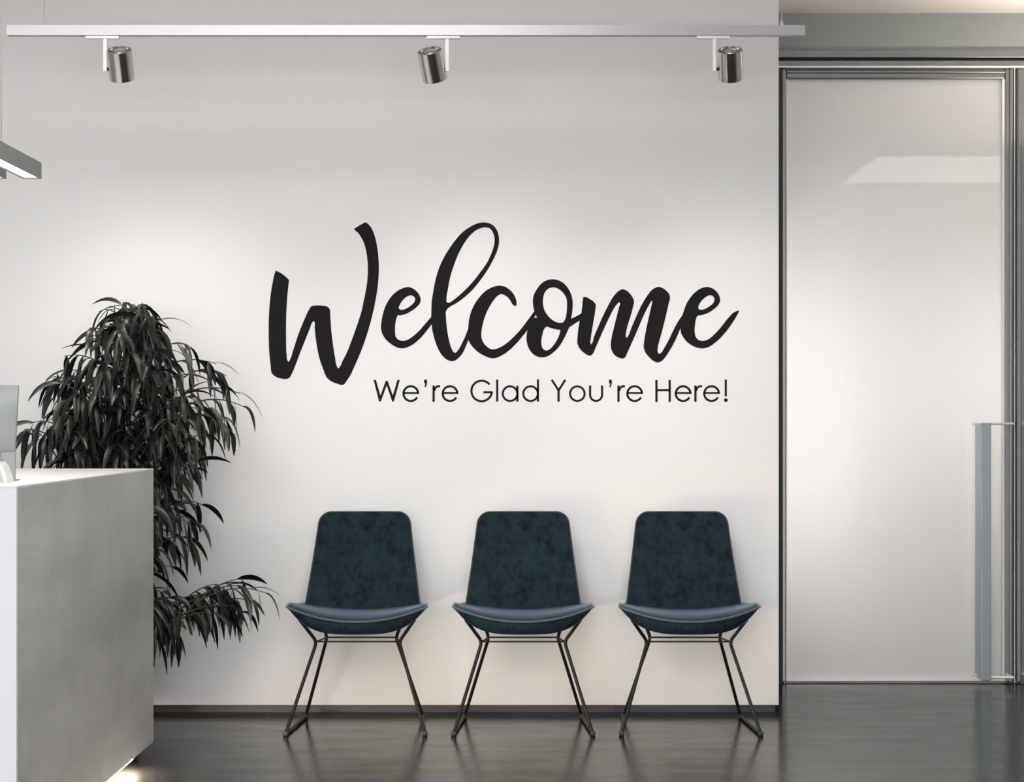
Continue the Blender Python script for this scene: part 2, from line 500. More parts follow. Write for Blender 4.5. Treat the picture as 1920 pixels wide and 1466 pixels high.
def filled(name, loops, mat, parent):
    """flat vinyl shape with holes, standing on the wall"""
    cu = bpy.data.curves.new(name, 'CURVE')
    cu.dimensions = '2D'
    cu.fill_mode = 'BOTH'
    cu.extrude = LET_T
    for lp in loops:
        sp = cu.splines.new('POLY')
        sp.points.add(len(lp) - 1)
        for i, (a, b) in enumerate(lp):
            q = P(a, b, WALL_Y)
            sp.points[i].co = (q.x, q.z, 0, 1)
        sp.use_cyclic_u = True
    tmp = bpy.data.objects.new('tmp_outline', cu)
    COL.objects.link(tmp)
    dg = bpy.context.evaluated_depsgraph_get()
    me = bpy.data.meshes.new_from_object(tmp.evaluated_get(dg))
    bpy.data.objects.remove(tmp)
    bpy.data.curves.remove(cu)
    me.name = name
    me.materials.clear()
    me.materials.append(mat)
    for v in me.vertices:
        x, z, d = v.co
        v.co = (x, LET_Y - d, z)
    me.update()
    o = bpy.data.objects.new(name, me)
    COL.objects.link(o)
    if parent is not None:
        o.parent = parent
        o.matrix_parent_inverse = Matrix.Translation(-parent.location)
    return o


script = empty('welcome_lettering', P(945, 560, WALL_Y))
filled('capital_letter', [outline(W_OUT)], DECAL, script)
filled('joined_letters', [outline(E_OUT)] + [outline(h) for h in E_HOLES], DECAL, script)
tag(script, 'large black brush script word Welcome across the white wall above the chairs', 'wall lettering')


class Strokes:
    def __init__(self): self.mb = MB()
    def pt(self, p, d): 
        q = P(p[0], p[1], WALL_Y)
        return (q.x, LET_Y + .0003 - d, q.z)
    def poly(self, pts):
        n = len(pts)
        fr = [self.pt(p, LET_T) for p in pts]
        bk = [self.pt(p, -LET_T * 1.2) for p in pts]
        # fill concave polygons safely
        bm = bmesh.new()
        vs = [bm.verts.new(p) for p in fr]
        es = [bm.edges.new((vs[i], vs[(i + 1) % n])) for i in range(n)]
        bmesh.ops.triangle_fill(bm, use_beauty=True, use_dissolve=False, edges=es)
        bm.verts.index_update()
        self.mb.add([v.co for v in bm.verts], [[v.index for v in f.verts] for f in bm.faces])
        bm.free()
        self.mb.add(fr + bk, [(i, (i + 1) % n, n + (i + 1) % n, n + i) for i in range(n)])
    def line(self, pts, w, closed=False):
        n = len(pts)
        L, R = [], []
        for i, p in enumerate(pts):
            a = pts[i - 1] if (i or closed) else p
            b = pts[(i + 1) % n] if (i < n - 1 or closed) else p
            dx, dy = b[0] - a[0], b[1] - a[1]
            l = math.hypot(dx, dy)
            nx, ny = -dy / l * w / 2, dx / l * w / 2
            L.append((p[0] + nx, p[1] + ny)); R.append((p[0] - nx, p[1] - ny))
        m = n if closed else n - 1
        fr = [self.pt(p, LET_T) for p in L + R]
        bk = [self.pt(p, -LET_T * 1.2) for p in L + R]
        fc = []
        for i in range(m):
            j = (i + 1) % n
            fc += [(i, j, n + j, n + i), (i, j, 2*n + j, 2*n + i), (n + i, n + j, 3*n + j, 3*n + i)]
        self.mb.add(fr + bk, fc)
    def arc(self, cx, cy, rx, ry, a0, a1, w, n=40):
        full = abs(abs(a1 - a0) - 360) < 1e-3
        k = n if full else n + 1
        self.line([(cx + rx * math.cos(math.radians(a0 + (a1 - a0) * i / n)), cy + ry * math.sin(math.radians(a0 + (a1 - a0) * i / n)))
                   for i in range(k)], w, full)


tagline = empty('tagline_lettering', P(1033, 735, WALL_Y))
def J(x, y): return (690 + x / 10.667, 700 + y / 10.667)
def K(x, y): return (870 + x / 12, 700 + y / 12)
def Lf(x, y): return (1020 + x / 9.6, 700 + y / 9.6)
def Mf(x, y): return (1210 + x / 11.294, 700 + y / 11.294)
def small_e(s, cx, cy=737.9, r=13.75, w=4.1):
    s.arc(cx, cy, r, r, 0, -329, w)
    s.line([(cx - r, cy - 1.2), (cx + r + w / 2 - .1, cy - 1.2)], 3.4)
def small_r(s, x):
    s.line([(x, 722.6), (x, 753.2)], 4.2)
    s.line([(x + 1.2, 732.5), (x + 2.2, 729.3), (x + 4.2, 726.3), (x + 7, 724.5), (x + 9.6, 724), (x + 12.3, 724.6)], 4.0)
def apos(s, dx):
    s.poly([(a + dx, b) for a, b in [J(1122, 125), J(1180, 125), J(1182, 190), J(1172, 235), J(1150, 280), J(1128, 270),
                                       J(1145, 215), J(1140, 195), J(1122, 195)]])
def word(s, nm='word'):
    o = s.mb.build(nm, DECAL)
    o.parent = tagline
    o.matrix_parent_inverse = Matrix.Translation(-tagline.location)
    return o
s = Strokes()
s.poly([J(*p) for p in [(112, 130), (158, 130), (248, 440), (352, 160), (362, 142), (386, 142), (396, 160), (497, 440), (588, 130),
                        (636, 130), (522, 550), (512, 565), (488, 565), (478, 545), (374, 240), (262, 545), (250, 565), (228, 565), (218, 550)]])
small_e(s, 770.3); apos(s, 0); small_r(s, 813.0); small_e(s, 843.8)
word(s)
s = Strokes()
gx, gy = K(397, 395)
s.arc(gx, gy, 19.2, 19.2, -39, -355, 4.1, 60)
s.line([K(437, 425), K(645, 425)], 3.9)
s.line([K(747, 138), K(747, 634)], 4.0)
for cxk, stem, top in ((1037, 1202, 275), (1498, 1664, 135)):
    c = K(cxk, 455)
    s.arc(c[0], c[1], 13.7, 13.7, 0, 360, 3.9)
    s.line([K(stem, top), K(stem, 634)], 3.9)
word(s)
s = Strokes()
s.line([Lf(140, 116), Lf(262, 305)], 4.1); s.line([Lf(383, 116), Lf(262, 305)], 4.1); s.line([Lf(262, 290), Lf(262, 510)], 4.2)
c = Lf(600, 365); s.arc(c[0], c[1], 13.6, 13.6, 0, 360, 3.9)
u = [Lf(830, 218), Lf(830, 300)] + [Lf(937.5 - 107.5 * math.cos(math.radians(a)), 388 + 107 * math.sin(math.radians(a))) for a in range(0, 181, 10)] \
    + [Lf(1045, 300), Lf(1045, 218)]
s.line(u, 4.0)
apos(s, 346.6); small_r(s, 1159.6); small_e(s, 1190.0)
word(s)
s = Strokes()
s.line([Mf(235, 140), Mf(235, 603)], 4.2); s.line([Mf(515, 140), Mf(515, 603)], 4.2); s.line([Mf(235, 355), Mf(515, 355)], 4.0)
small_e(s, 1280.8); small_r(s, 1303.9); small_e(s, 1334.2)
s.line([Mf(1703, 130), Mf(1703, 485)], 4.1)
c = Mf(1705, 567); s.arc(c[0], c[1], 1.75, 1.75, 0, 360, 3.5, 24)
word(s)
tag(tagline, "thin black sans serif line We're Glad You're Here! under the big script word", 'wall lettering')

# ------------------------------------------------------------------ chairs
def lerp_tab(tab, t):
    for (a, va), (b, vb) in zip(tab, tab[1:]):
        if t <= b:
            k = (t - a) / (b - a)
            return va + (vb - va) * k
    return tab[-1][1]


def smooth_tab(tab, t):
    """Catmull-Rom through (t, value) knots"""
    n = len(tab)
    for i in range(n - 1):
        if t <= tab[i + 1][0] or i == n - 2:
            x0, y0 = tab[i]; x1, y1 = tab[i + 1]
            h = x1 - x0
            m0 = (y1 - tab[i - 1][1]) / (x1 - tab[i - 1][0]) if i > 0 else (y1 - y0) / h
            m1 = (tab[i + 2][1] - y0) / (tab[i + 2][0] - x0) if i < n - 2 else (y1 - y0) / h
            k = (t - x0) / h
            return (2*k**3 - 3*k*k + 1) * y0 + (k**3 - 2*k*k + k) * h * m0 + (-2*k**3 + 3*k*k) * y1 + (k**3 - k*k) * h * m1


def make_chair():
    root = empty('side_chair', (0, 7.6, 0))
    U = [-1 + 2 * i / 36 for i in range(37)]
    V = [i / 18 for i in range(19)]
    wS = [(0, .271), (.15, .270), (.5, .259), (.85, .240), (1, .230)]
    zS = [(0, .4325), (.1, .4395), (.3, .4455), (.6, .4465), (.85, .449), (1, .457)]
    sS = [(0, .052), (.3, .046), (.6, .034), (1, .020)]

    def top(u, v):
        w = smooth_tab(wS, v)
        return Vector((u * w, .018 + .372 * v + (1 - v) ** 2 * .062 * u * u,
                       smooth_tab(zS, v) + smooth_tab(sS, v) * abs(u) ** 2.1))

    def bot(u, v):
        t1 = top(1, v)
        t = top(u, v)
        T = .101 - .012 * v
        z = t1.z - T * max(0.0, 1 - abs(u) ** 3.6)
        return Vector((t.x * (1 - .0 * v), t.y + .012 * (1 - v) - .006 * v, min(z, t.z - .002)))
    seat = MB()
    ut = [top(u, 0) for u in U]
    rows = [[top(u, v) for u in U] for v in reversed(V)]
    fr = []
    for k in (.25, .5, .75):            # rounded front face between piping and underside
        fr.append([top(u, 0).lerp(bot(u, 0), k) + Vector((0, -.010 * math.sin(math.pi * k), 0)) for u in U])
    rows += fr
    rows += [[bot(u, v) for u in U] for v in V]
    rows.append(rows[0])
    seat.grid(rows)
    so = seat.build('seat', VELVET, root, smooth=True, angle=60)
    pp = MB()
    edge = [top(-1, v) for v in reversed(V[:-1])] + [top(u, 0) + Vector((0, -.002, .001)) for u in U[1:-1]] + [top(1, v) for v in V[:-1]]
    pp.tube(edge, .0042, 8)
    pp.build('piping', PIPES, so, smooth=True)

    # backrest
    ZT, ZB, R = .834, .436, .046
    zl = []
    for i in range(17):
        zl.append(ZB + (ZT - R - ZB) * i / 16)
    for i in range(1, 9):
        zl.append(ZT - R + R * math.sin(math.pi / 2 * i / 8))
    wB = [(0, .232), (.12, .2265), (.5, .205), (.88, .1855), (1, .181)]
    yB = [(0, .345), (.06, .368), (.15, .385), (.4, .418), (.7, .448), (1, .470)]

    def wid(z):
        w = smooth_tab(wB, (z - ZB) / (ZT - ZB))
        d = z - (ZT - R)
        if d > 0:
            w = w - R + math.sqrt(max(0, R * R - d * d))
        return w

    def ef(z): return min(1.0, (ZT - z) / .05)
    bk = MB()
    def front(u, z):
        t = (z - ZB) / (ZT - ZB)
        return Vector((u * wid(z), smooth_tab(yB, t) - .022 * u * u * (1 - .6 * t) - .006 * (1 - u * u) * ef(z) ** .5, z))
    def rear(u, z):
        p = front(u, z)
        return Vector((p.x, p.y + .004 + .030 * (1 - abs(u) ** 5) * ef(z) ** .5, z))
    rows = [[front(u, z) for u in U] for z in zl] + [[rear(u, z) for u in U] for z in reversed(zl)]
    rows.append(rows[0])
    bk.grid(rows)
    n = len(zl)
    for uu in (0, 36):        # close the sides
        col = [(front(U[uu], z), rear(U[uu], z)) for z in zl]
        bk.grid([[a for a, b in col], [b for a, b in col]])
    bo = bk.build('backrest', VELVET, root, smooth=True, angle=60)
    pp = MB()
    edge = [front(-1, z) for z in zl] + [front(u, ZT) for u in U[1:-1]] + [front(1, z) for z in reversed(zl)]
    edge = [p + Vector((0, .002, 0)) for p in edge]
    pp.tube(edge, .0032, 8)
    pp.build('piping', PIPEM, bo, smooth=True)

    # wire legs
    def bend(a, b, c, r=.02):
        a, b, c = Vector(a), Vector(b), Vector(c)
        d1, d2 = (a - b).normalized(), (c - b).normalized()
        out = [a]
        for k in range(6):
            t = k / 5
            p0, p2 = b + d1 * r, b + d2 * r
            out.append(p0 * (1 - t) ** 2 + b * 2 * t * (1 - t) + p2 * t * t)
        return out + [c]
    FF, FWt, FT = (.2655, .008, .0085), (.160, .13, .346), (.222, .088, .436)
    RF, RW, RT = (.237, .445, .0085), (.1365, .30, .344), (.158, .335, .396)
    mir = lambda p, sg: (p[0] * sg, p[1], p[2])
    for sg in (-1, 1):
        for (a, b, c) in ((FF, FWt, FT), (RF, RW, RT)):
            lg = MB().tube(bend(mir(a, sg), mir(b, sg), mir(c, sg)), .0066, 10).build('leg', LEGM, root, smooth=True, angle=50)
            q = Vector(mir(a, sg))
            MB().box(q + Vector((-.010, -.012, -.0085)), q + Vector((.010, .012, .010)), .004).build('foot_glide', BLACKP, lg, smooth=True, angle=40)
        MB().tube([mir(FF, sg), mir(RF, sg)], .0066, 10).build('runner', LEGM, root, smooth=True, angle=50)
    rg = MB()
    ext = .006
    rg.tube([(-FWt[0] - ext, FWt[1], FWt[2]), (FWt[0] + ext, FWt[1], FWt[2])], .0034, 8)
    rg.tube([(-RW[0], RW[1], RW[2]), (RW[0], RW[1], RW[2])], .0034, 8)
    for sg in (-1, 1):
        rg.tube([mir(FWt, sg), mir(RW, sg)], .0034, 8)
    rg.build('brace', LEGM, root, smooth=True, angle=50)
    return root


GRP = 'teal waiting chairs along the wall'
chair = make_chair()
tag(chair, 'teal velvet chair on black wire legs, the one nearest the plant', 'chair', GRP)
chair.location.x = -.641
c2 = copy_tree(chair); c2.location.x = 0.0
c2['label'] = 'teal velvet chair on black wire legs, in the middle between the two others'
c3 = copy_tree(chair); c3.location.x = .641
c3['label'] = 'teal velvet chair on black wire legs, the one nearest the glass door'

# ------------------------------------------------------------------ track and spotlights
TY = 7.20
track = empty('lighting_track', P(761, 57.5, TY))
a, b = P(15, 67.5, TY), P(1508, 48.5, TY)
o = track.location
mb = MB().box((a.x - o.x, -.018, a.z - o.z), (b.x - o.x, .018, b.z - o.z - .006))
mb.box((a.x - o.x, -.018, b.z - o.z - .006), (b.x - o.x, -.0155, b.z - o.z)).box((a.x - o.x, .0155, b.z - o.z - .006), (b.x - o.x, .018, b.z - o.z))
mb.box((a.x - o.x, -.0155, b.z - o.z - .006), (a.x - o.x + .003, .0155, b.z - o.z)).box((b.x - o.x - .003, -.0155, b.z - o.z - .006), (b.x - o.x, .0155, b.z - o.z))
mb.build('rail', TRACKM, track)
for px in (83, 1466):
    q = P(px, 48, TY)
    w = MB().tube([(q.x - o.x, 0, q.z - o.z), (q.x - o.x, 0, CEIL_Z - o.z)], .0017, 8).build('suspension_wire', WIREM, track)
    MB().tube([(q.x - o.x, 0, q.z - o.z - .001), (q.x - o.x, 0, q.z - o.z + .016)], .005, 10).build('wire_clamp', WIREM, w)
MB().box((a.x - o.x + .02, -.013, b.z - o.z - .0058), (b.x - o.x - .02, .013, b.z - o.z - .003)).build('uplight_strip', UPL, track)
tag(track, 'long slim silver lighting track hanging on thin wires below the ceiling', 'lighting track')

SPOTL = []
def spotlight(pl0, pl1, sx, side, cxt, cyt, cxb, cyb, label):
    """pl0..pl1 plate, sx stem centre, side +1 lamp right of the stem; lamp axis from (cxt,cyt) to (cxb,cyb) in photo px"""
    top = P(sx, 67.6, TY)
    root = empty('spotlight', top)
    mm = TY / F
    MB().box(((pl0 - sx) * mm, -.013, -.0105), ((pl1 - sx) * mm, .013, -.0002), .0012).build('mounting_plate', WHITEM, root, smooth=True, angle=40)
    MB().box((-3.4 * mm, -.006, -66.5 * mm), (3.4 * mm, .006, -.0105), .001).build('arm', WHITEM, root, smooth=True, angle=40)
    # lamp
    ct, cb = P(cxt, cyt, TY), P(cxb, cyb, TY)
    mid = (ct + cb) / 2
    lat = (cb.x - ct.x) / abs(cb.z - ct.z)
    th = math.radians(29)
    axis = Vector((lat * math.cos(th), math.sin(th), -math.cos(th))).normalized()   # points out of the lamp
    q = axis.to_track_quat('-Z', 'Y').to_matrix().to_4x4()
    Mx = Matrix.Translation(mid - top) @ q
    R, H = .045, .110
    prof = [(.0, H/2 - .004), (.022, H/2 - .004), (.024, H/2 - .009), (.039, H/2 - .009), (.0405, H/2), (R - .001, H/2), (R, H/2 - .001), (R, -H/2 + .001), (R - .001, -H/2),
            (R - .004, -H/2), (R - .006, -H/2 + .02), (.030, -H/2 + .034), (.0, -H/2 + .034)]
    body = MB().lathe(prof, 48, 0, Mx).build('lamp_head', STEEL, root, smooth=True, angle=35)
    # pivot knob between arm and head
    kz = -62 * mm
    MB().tube([(side * 2.5 * mm, 0, kz), (side * 11 * mm, .002, kz)], .0062, 12).build('pivot_knob', BLACKP, root, smooth=True, angle=40)
    lens = MB().lathe([(.0, -H/2 + .030), (.029, -H/2 + .030)], 32, 0, Mx).build('lens', emitter('spot_lens', (1, .95, .88), 4.0), root)
    tag(root, label, 'spotlight', 'silver spotlights on the ceiling track')
    SPOTL.append((mid + axis * (H / 2 + .012), axis))
    return root


spotlight(162, 224, 197.5, 1, 226, 95, 226.5, 147, 'silver cylinder spotlight on the track, leftmost, above the plant')
spotlight(800, 863, 838.5, -1, 806, 96, 815, 148, 'silver cylinder spotlight hanging left of its white arm, in the middle of the track')
spotlight(1306, 1368, 1339.5, 1, 1367, 95, 1371.5, 147, 'silver cylinder spotlight on the track, the one closest to the glass door')

# ------------------------------------------------------------------ pendant lamps over the desk
PY = 6.57
def pendant(xr_px, label, wires):
    e = P(xr_px, 335.5, PY)
    Wd, Hh, Ln = .0615, .0535, 3.3
    root = empty('pendant_lamp', (e.x - Wd / 2, PY, e.z))
    t = .006
    mb = MB()
    mb.box((-Wd/2, -Ln, .0), (-Wd/2 + t, 0, Hh), .0008)
    mb.box((Wd/2 - t, -Ln, .0), (Wd/2, 0, Hh), .0008)
    mb.box((-Wd/2 + t, -t, .0), (Wd/2 - t, 0, Hh), .0008)
    mb.box((-Wd/2 + t, -Ln, .0), (Wd/2 - t, -Ln + t, Hh), .0008)
    mb.box((-Wd/2 + t, -Ln + t, Hh - t), (Wd/2 - t, -t, Hh), .0008)
    mb.build('housing', PENDM, root)
    MB().box((-Wd/2 + t, -Ln + t, .004), (Wd/2 - t, -t, .009)).build('diffuser', PLATEW, root)
    for y in wires:
        MB().tube([(0, y, Hh), (0, y, CEIL_Z - e.z)], .0013, 8).build('suspension_wire', WIREM, root)
    tag(root, label, 'pendant lamp', 'linear pendants over the reception desk')
    return root
pendant(78, 'dark linear pendant lamp with lit underside over the desk, the longer visible one', (-.39, -2.9))
pendant(12, 'dark linear pendant lamp end at the left edge, under the longer pendant', (-.39, -2.9))

# ------------------------------------------------------------------ reception desk
DXR = (288 - CX) * 7.16 / F
D0, D1, DZB, DZT = 5.222, 7.16, .05, 1.031
DXL = -3.1
desk = empty('reception_desk', (DXR, D1, 0))
o = desk.location
def L3(x, y, z): return (x - o.x, y - o.y, z - o.z)
MB().box(L3(DXR - .05, D0 + .012, DZB), L3(DXR, D1, DZT - .006), .0015).build('side_panel', CONC, desk)
MB().box(L3(DXL, D0, DZB), L3(DXR, D0 + .012, DZT - .006), .001).build('front_panel', DFRONT, desk)
MB().box(L3(DXL, D0, DZT - .006), L3(DXR, D1, DZT), .001).build('top', DTOP, desk)
MB().box(L3(DXL, D1 - .03, DZB), L3(DXR - .05, D1, DZT - .006)).build('rear_panel', DFRONT, desk)
MB().box(L3(DXL, D0 + .15, 0), L3(DXR - .10, D1 - .15, DZB + .02)).build('plinth', BASEM, desk)
MB().box(L3(DXR - .040, D0 + .2, DZB - .010), L3(DXR - .012, 6.84, DZB - .001)).build('light_strip', LEDW, desk)
tag(desk, 'white and grey concrete reception desk with a glowing plinth, left of the plant', 'desk')

# monitor seen from behind
MY = 5.72
mon = empty('monitor', (P(-30, 900, MY).x, MY, DZT))
o = mon.location
def rel(px, py, Y):
    q = P(px, py, Y); return Vector((q.x - o.x, q.y - o.y, q.z - o.z))
xr = rel(37, 800, MY).x
zt, zb = rel(0, 722, MY).z, rel(0, 868, MY).z
mb = MB()
Wm = .40
N = 10
rows = []
for j in range(N + 1):                        # bulged aluminium back, slightly leaning
    z = zb + (zt - zb) * j / N
    lean = -.018 * (j / N)
    xin = -.016 * (1 - j / N)
    row = []
    for i in range(N + 1):
        u = -1 + 2 * i / N
        vv = -1 + 2 * j / N
        bul = .028 * (1 - abs(u) ** 2.5) * (1 - abs(vv) ** 4)
        row.append(Vector((xr + xin - Wm / 2 + u * Wm / 2, lean - bul * 1.0, z)))
    rows.append(row)
mb.grid(rows)
back = [[p.copy() for p in r] for r in rows]
for j, r in enumerate(back):
    for p in r: p.y = .012 - .018 * (j / N)
mb.grid(back)
for r0, r1 in ((rows[0], back[0]), (rows[-1], back[-1])):
    mb.grid([r0, r1])
for k in (0, N):
    mb.grid([[r[k] for r in rows], [r[k] for r in back]])
mb.build('screen_shell', MONM, mon, smooth=True, angle=40)
MB().box((xr - Wm + .006, .0105, zb + .006), (xr - .022, .0125, zt - .006)).build('screen', BLACKP, mon)
st = MB()
a0, a1, b0, b1 = rel(4, 867, MY), rel(29.5, 867, MY), rel(6, 903, MY - .02), rel(34.5, 903, MY - .02)
for yy0, yy1 in ((0.0, .008),):
    st.add([(a0.x, -.01, a0.z + .03), (a1.x, -.01, a1.z + .03), (b1.x, -.06, .001), (b0.x, -.06, .001),
            (a0.x, .0, a0.z + .03), (a1.x, .0, a1.z + .03), (b1.x, -.05, .001), (b0.x, -.05, .001)],
           [(0, 1, 2, 3), (7, 6, 5, 4), (0, 4, 5, 1), (1, 5, 6, 2), (2, 6, 7, 3), (3, 7, 4, 0)])
st.box((b0.x, -.06, 0), (b1.x, .0, .004), .001)
st.build('stand', MONM, mon, smooth=True, angle=40)
tag(mon, 'silver computer monitor seen from behind on the reception desk', 'monitor')

# small white desk phone in front of the stand
q = P(-14, 905, 5.50)
ph = empty('desk_telephone', (q.x, 5.50, DZT))
s1 = (20 - -14) * 5.5 / F
mb = MB()
prof = [(-.06, 0), (s1, 0), (s1 - .005, .022), (s1 - .014, .046), (s1 - .024, .058), (s1 - .04, .062), (-.06, .062)]
y0, y1 = -.03, .035
n = len(prof)
mb.add([(x, y0, z) for x, z in prof] + [(x, y1, z) for x, z in prof],
       [tuple(range(n)), tuple(reversed(range(n, 2 * n)))] + [(i, (i + 1) % n, n + (i + 1) % n, n + i) for i in range(n)])
mb.build('casing', MONW, ph)
g = MB()
ins = [(-.05, .004), (s1 - .012, .004), (s1 - .017, .022), (s1 - .024, .042), (s1 - .034, .052), (-.05, .054)]
n = len(ins)
g.add([(x, y0 - .0015, z) for x, z in ins] + [(x, y0 + .001, z) for x, z in ins],
      [tuple(range(n)), tuple(reversed(range(n, 2 * n)))] + [(i, (i + 1) % n, n + (i + 1) % n, n + i) for i in range(n)])
g.build('face', GREENG, ph)
k = MB()
for i in range(5):
    for j in range(2):
        k.box((s1 - .031 - j * .010, y0 - .003, .006 + i * .0055), (s1 - .026 - j * .010, y0 - .001, .0095 + i * .0055))
k.build('vent_slots', BLACKP, ph)
MB().tube([(-.05, 0, .066), (s1 - .03, 0, .066), (s1 - .02, 0, .063)], .005, 8).build('top_bar', WIREM, ph)
tag(ph, 'small white desk telephone with dark slots at the monitor foot', 'telephone')

# ------------------------------------------------------------------ plant
random.seed(11)
PX0, PYd = -1.615, 7.72
plant = empty('potted_ficus', (PX0, PYd, 0))
pr = [(.0, .0), (.115, .0), (.120, .006), (.142, .36), (.142, .37), (.132, .37), (.128, .33), (.0, .33)]
MB().lathe(pr, 40).build('planter', POTM, plant, smooth=True, angle=40)
MB().lathe([(.0, .338), (.07, .342), (.127, .334)], 32).build('soil', SOILM, plant, smooth=True)
trunk_pts = [Vector((0, 0, .33)), Vector((.015, .0, .6)), Vector((-.01, .015, .9)), Vector((.02, 0, 1.15)), Vector((.03, .01, 1.4)), Vector((.04, .0, 1.6))]
tk = MB()
tk.tube(trunk_pts, [.017, .015, .013, .011, .008, .004], 10)
t2 = [Vector((-.02, .02, .33)), Vector((-.05, .03, .6)), Vector((-.02, .0, .95)), Vector((-.08, .02, 1.25)), Vector((-.12, .03, 1.4))]
tk.tube(t2, [.013, .012, .010, .007, .003], 10)
tk.build('trunk', BARKM, plant, smooth=True)


def leaf(mb, base, d, length, width, droop):
    """lance-shaped leaf leaving along d and bending down under its own weight"""
    n = 7
    d = d.normalized()
    p = base.copy()
    side0 = d.cross(Vector((0, 0, 1)))
    if side0.length < .05:
        side0 = Vector((random.uniform(-1, 1), random.uniform(-1, 1), 0))
    side0.normalize()
    tw = random.uniform(-1.2, 1.2)
    rows = []
    for i in range(n + 1):
        t = i / n
        w = width * (math.sin(math.pi * min(1, t * .92 + .04)) ** .85) * (1 - .45 * t) if 0 < i < n else .0012
        nrm = side0.cross(d).normalized()
        sd = (side0 * math.cos(tw) + nrm * math.sin(tw)).normalized()
        nn = sd.cross(d).normalized()
        rows.append([p + sd * w - nn * w * .25, p, p - sd * w - nn * w * .25])
        d = (d + Vector((0, 0, -1)) * droop / n).normalized()
        p = p + d * length / n
    mb.grid(rows, 0)


def twig(mb, start, end, nl, lmin, lmax, sag=.05, dens=.25):
    start, end = Vector(start), Vector(end)
    mid = (start + end) / 2 + Vector((0, 0, sag + random.uniform(0, .05)))
    pts = [start * (1 - t) ** 2 + mid * 2 * t * (1 - t) + end * t * t for t in [i / 8 for i in range(9)]]
    mb.tube(pts, [.0036 - .0022 * i / 8 for i in range(9)], 5, 1, caps=False)
    for i in range(nl):
        t = dens + (1 - dens) * (i + random.random()) / nl
        k = min(7, int(t * 8)); fr = t * 8 - k
        base = pts[k].lerp(pts[k + 1], fr)
        tan = (pts[k + 1] - pts[k]).normalized()
        ang = i * 2.4 + random.uniform(-.5, .5)
        perp = tan.cross(Vector((0, 0, 1)))
        perp = perp.normalized() if perp.length > .1 else Vector((1, 0, 0))
        oth = perp.cross(tan)
        d = tan * random.uniform(.25, .9) + (perp * math.cos(ang) + oth * math.sin(ang)) * random.uniform(.5, .9)
        d.z = min(d.z, .28)
        leaf(mb, base, d, random.uniform(lmin, lmax), random.uniform(.0105, .0160), random.uniform(1.0, 4.8))


def rp(px, py, Y):          # photo point -> plant space
    q = P(px, py, Y)
    return Vector((q.x - PX0, q.y - PYd, q.z))


def on_trunk(z):
    pts = trunk_pts
    for a, b in zip(pts, pts[1:]):
        if z <= b.z:
            return a.lerp(b, max(0, (z - a.z) / (b.z - a.z)))
    return pts[-1].copy()


# crown zones: (x0,x1,y0,y1 of twig tips in the photo, twig count, leaves per twig, bias)
ZONES = [
    ((195, 292, 572, 622), 13, 6),
    ((165, 318, 615, 690), 23, 7),
    ((108, 355, 690, 760), 38, 7),
    ((98, 388, 760, 835), 42, 7),
    ((45, 125, 795, 850), 6, 6),
    ((110, 375, 835, 895), 34, 7),
    ((170, 338, 900, 985), 26, 7),
    ((180, 328, 985, 1070), 23, 7),
    ((160, 315, 1075, 1180), 20, 7),
    ((280, 375, 1125, 1185), 12, 6),
    ((262, 312, 1160, 1222), 8, 6),
]
for (x0, x1, y0, y1), nt_, nl in ZONES:
    mb = MB()
    for i in range(nt_):
        px, py = random.uniform(x0, x1), random.uniform(y0, y1)
        dep = PYd + random.uniform(-.26, .30)
        tip = rp(px, py, dep)
        root_z = min(1.55, max(.45, tip.z - random.uniform(.03, .22)))
        st_ = on_trunk(root_z)
        st_ = st_.lerp(Vector((tip.x, tip.y, st_.z)), random.uniform(.25, .5))
        twig(mb, st_, tip, nl, .10, .165, .06, .3)
    mb.build('leafy_branch', [LEAFM, BARKM], plant, smooth=True)
# arching outer twigs that the photo shows singly
ARCH = [((250, 640), (268, 568), 6), ((215, 640), (215, 572), 7), ((240, 620), (185, 585), 5), ((280, 640), (300, 600), 6), ((225, 620), (232, 566), 6),
        ((290, 670), (360, 652), 5), ((300, 690), (405, 682), 7), ((330, 720), (425, 705), 6), ((340, 740), (450, 738), 7),
        ((350, 760), (462, 765), 7), ((350, 800), (430, 790), 8), ((200, 690), (120, 668), 6), ((190, 720), (105, 700), 6),
        ((150, 740), (92, 718), 4), ((330, 780), (440, 815), 6), ((140, 830), (55, 795), 7), ((130, 850), (45, 805), 6), ((120, 850), (75, 825), 6),
        ((300, 960), (385, 950), 7), ((300, 990), (372, 985), 7), ((300, 1020), (360, 1015), 6),
        ((310, 1140), (400, 1120), 9), ((330, 1150), (450, 1098), 9), ((360, 1135), (500, 1112), 9), ((370, 1150), (475, 1128), 9), ((350, 1150), (455, 1085), 8), ((330, 1140), (405, 1095), 7), ((380, 1150), (460, 1150), 7),
        ((330, 1160), (430, 1135), 10), ((320, 1170), (410, 1150), 10), ((300, 1150), (380, 1130), 10), ((300, 1180), (330, 1200), 9)]
groups = {}
for (a, b, nl) in ARCH:
    key = ('low' if b[1] > 1060 else 'mid' if b[1] > 900 else ('left' + str(b[1] > 760) + (str(b[0]) if b[1] > 760 else '')) if b[0] < 170 else 'top' if b[1] < 640 else 'right')
    mb = groups.setdefault(key, MB())
    dep = PYd + random.uniform(-.12, .15)
    twig(mb, rp(a[0], a[1], dep), rp(b[0], b[1], dep + random.uniform(-.05, .05)), nl, .10, .17, .035, .25)
for mb in groups.values():
    mb.build('leafy_branch', [LEAFM, BARKM], plant, smooth=True)
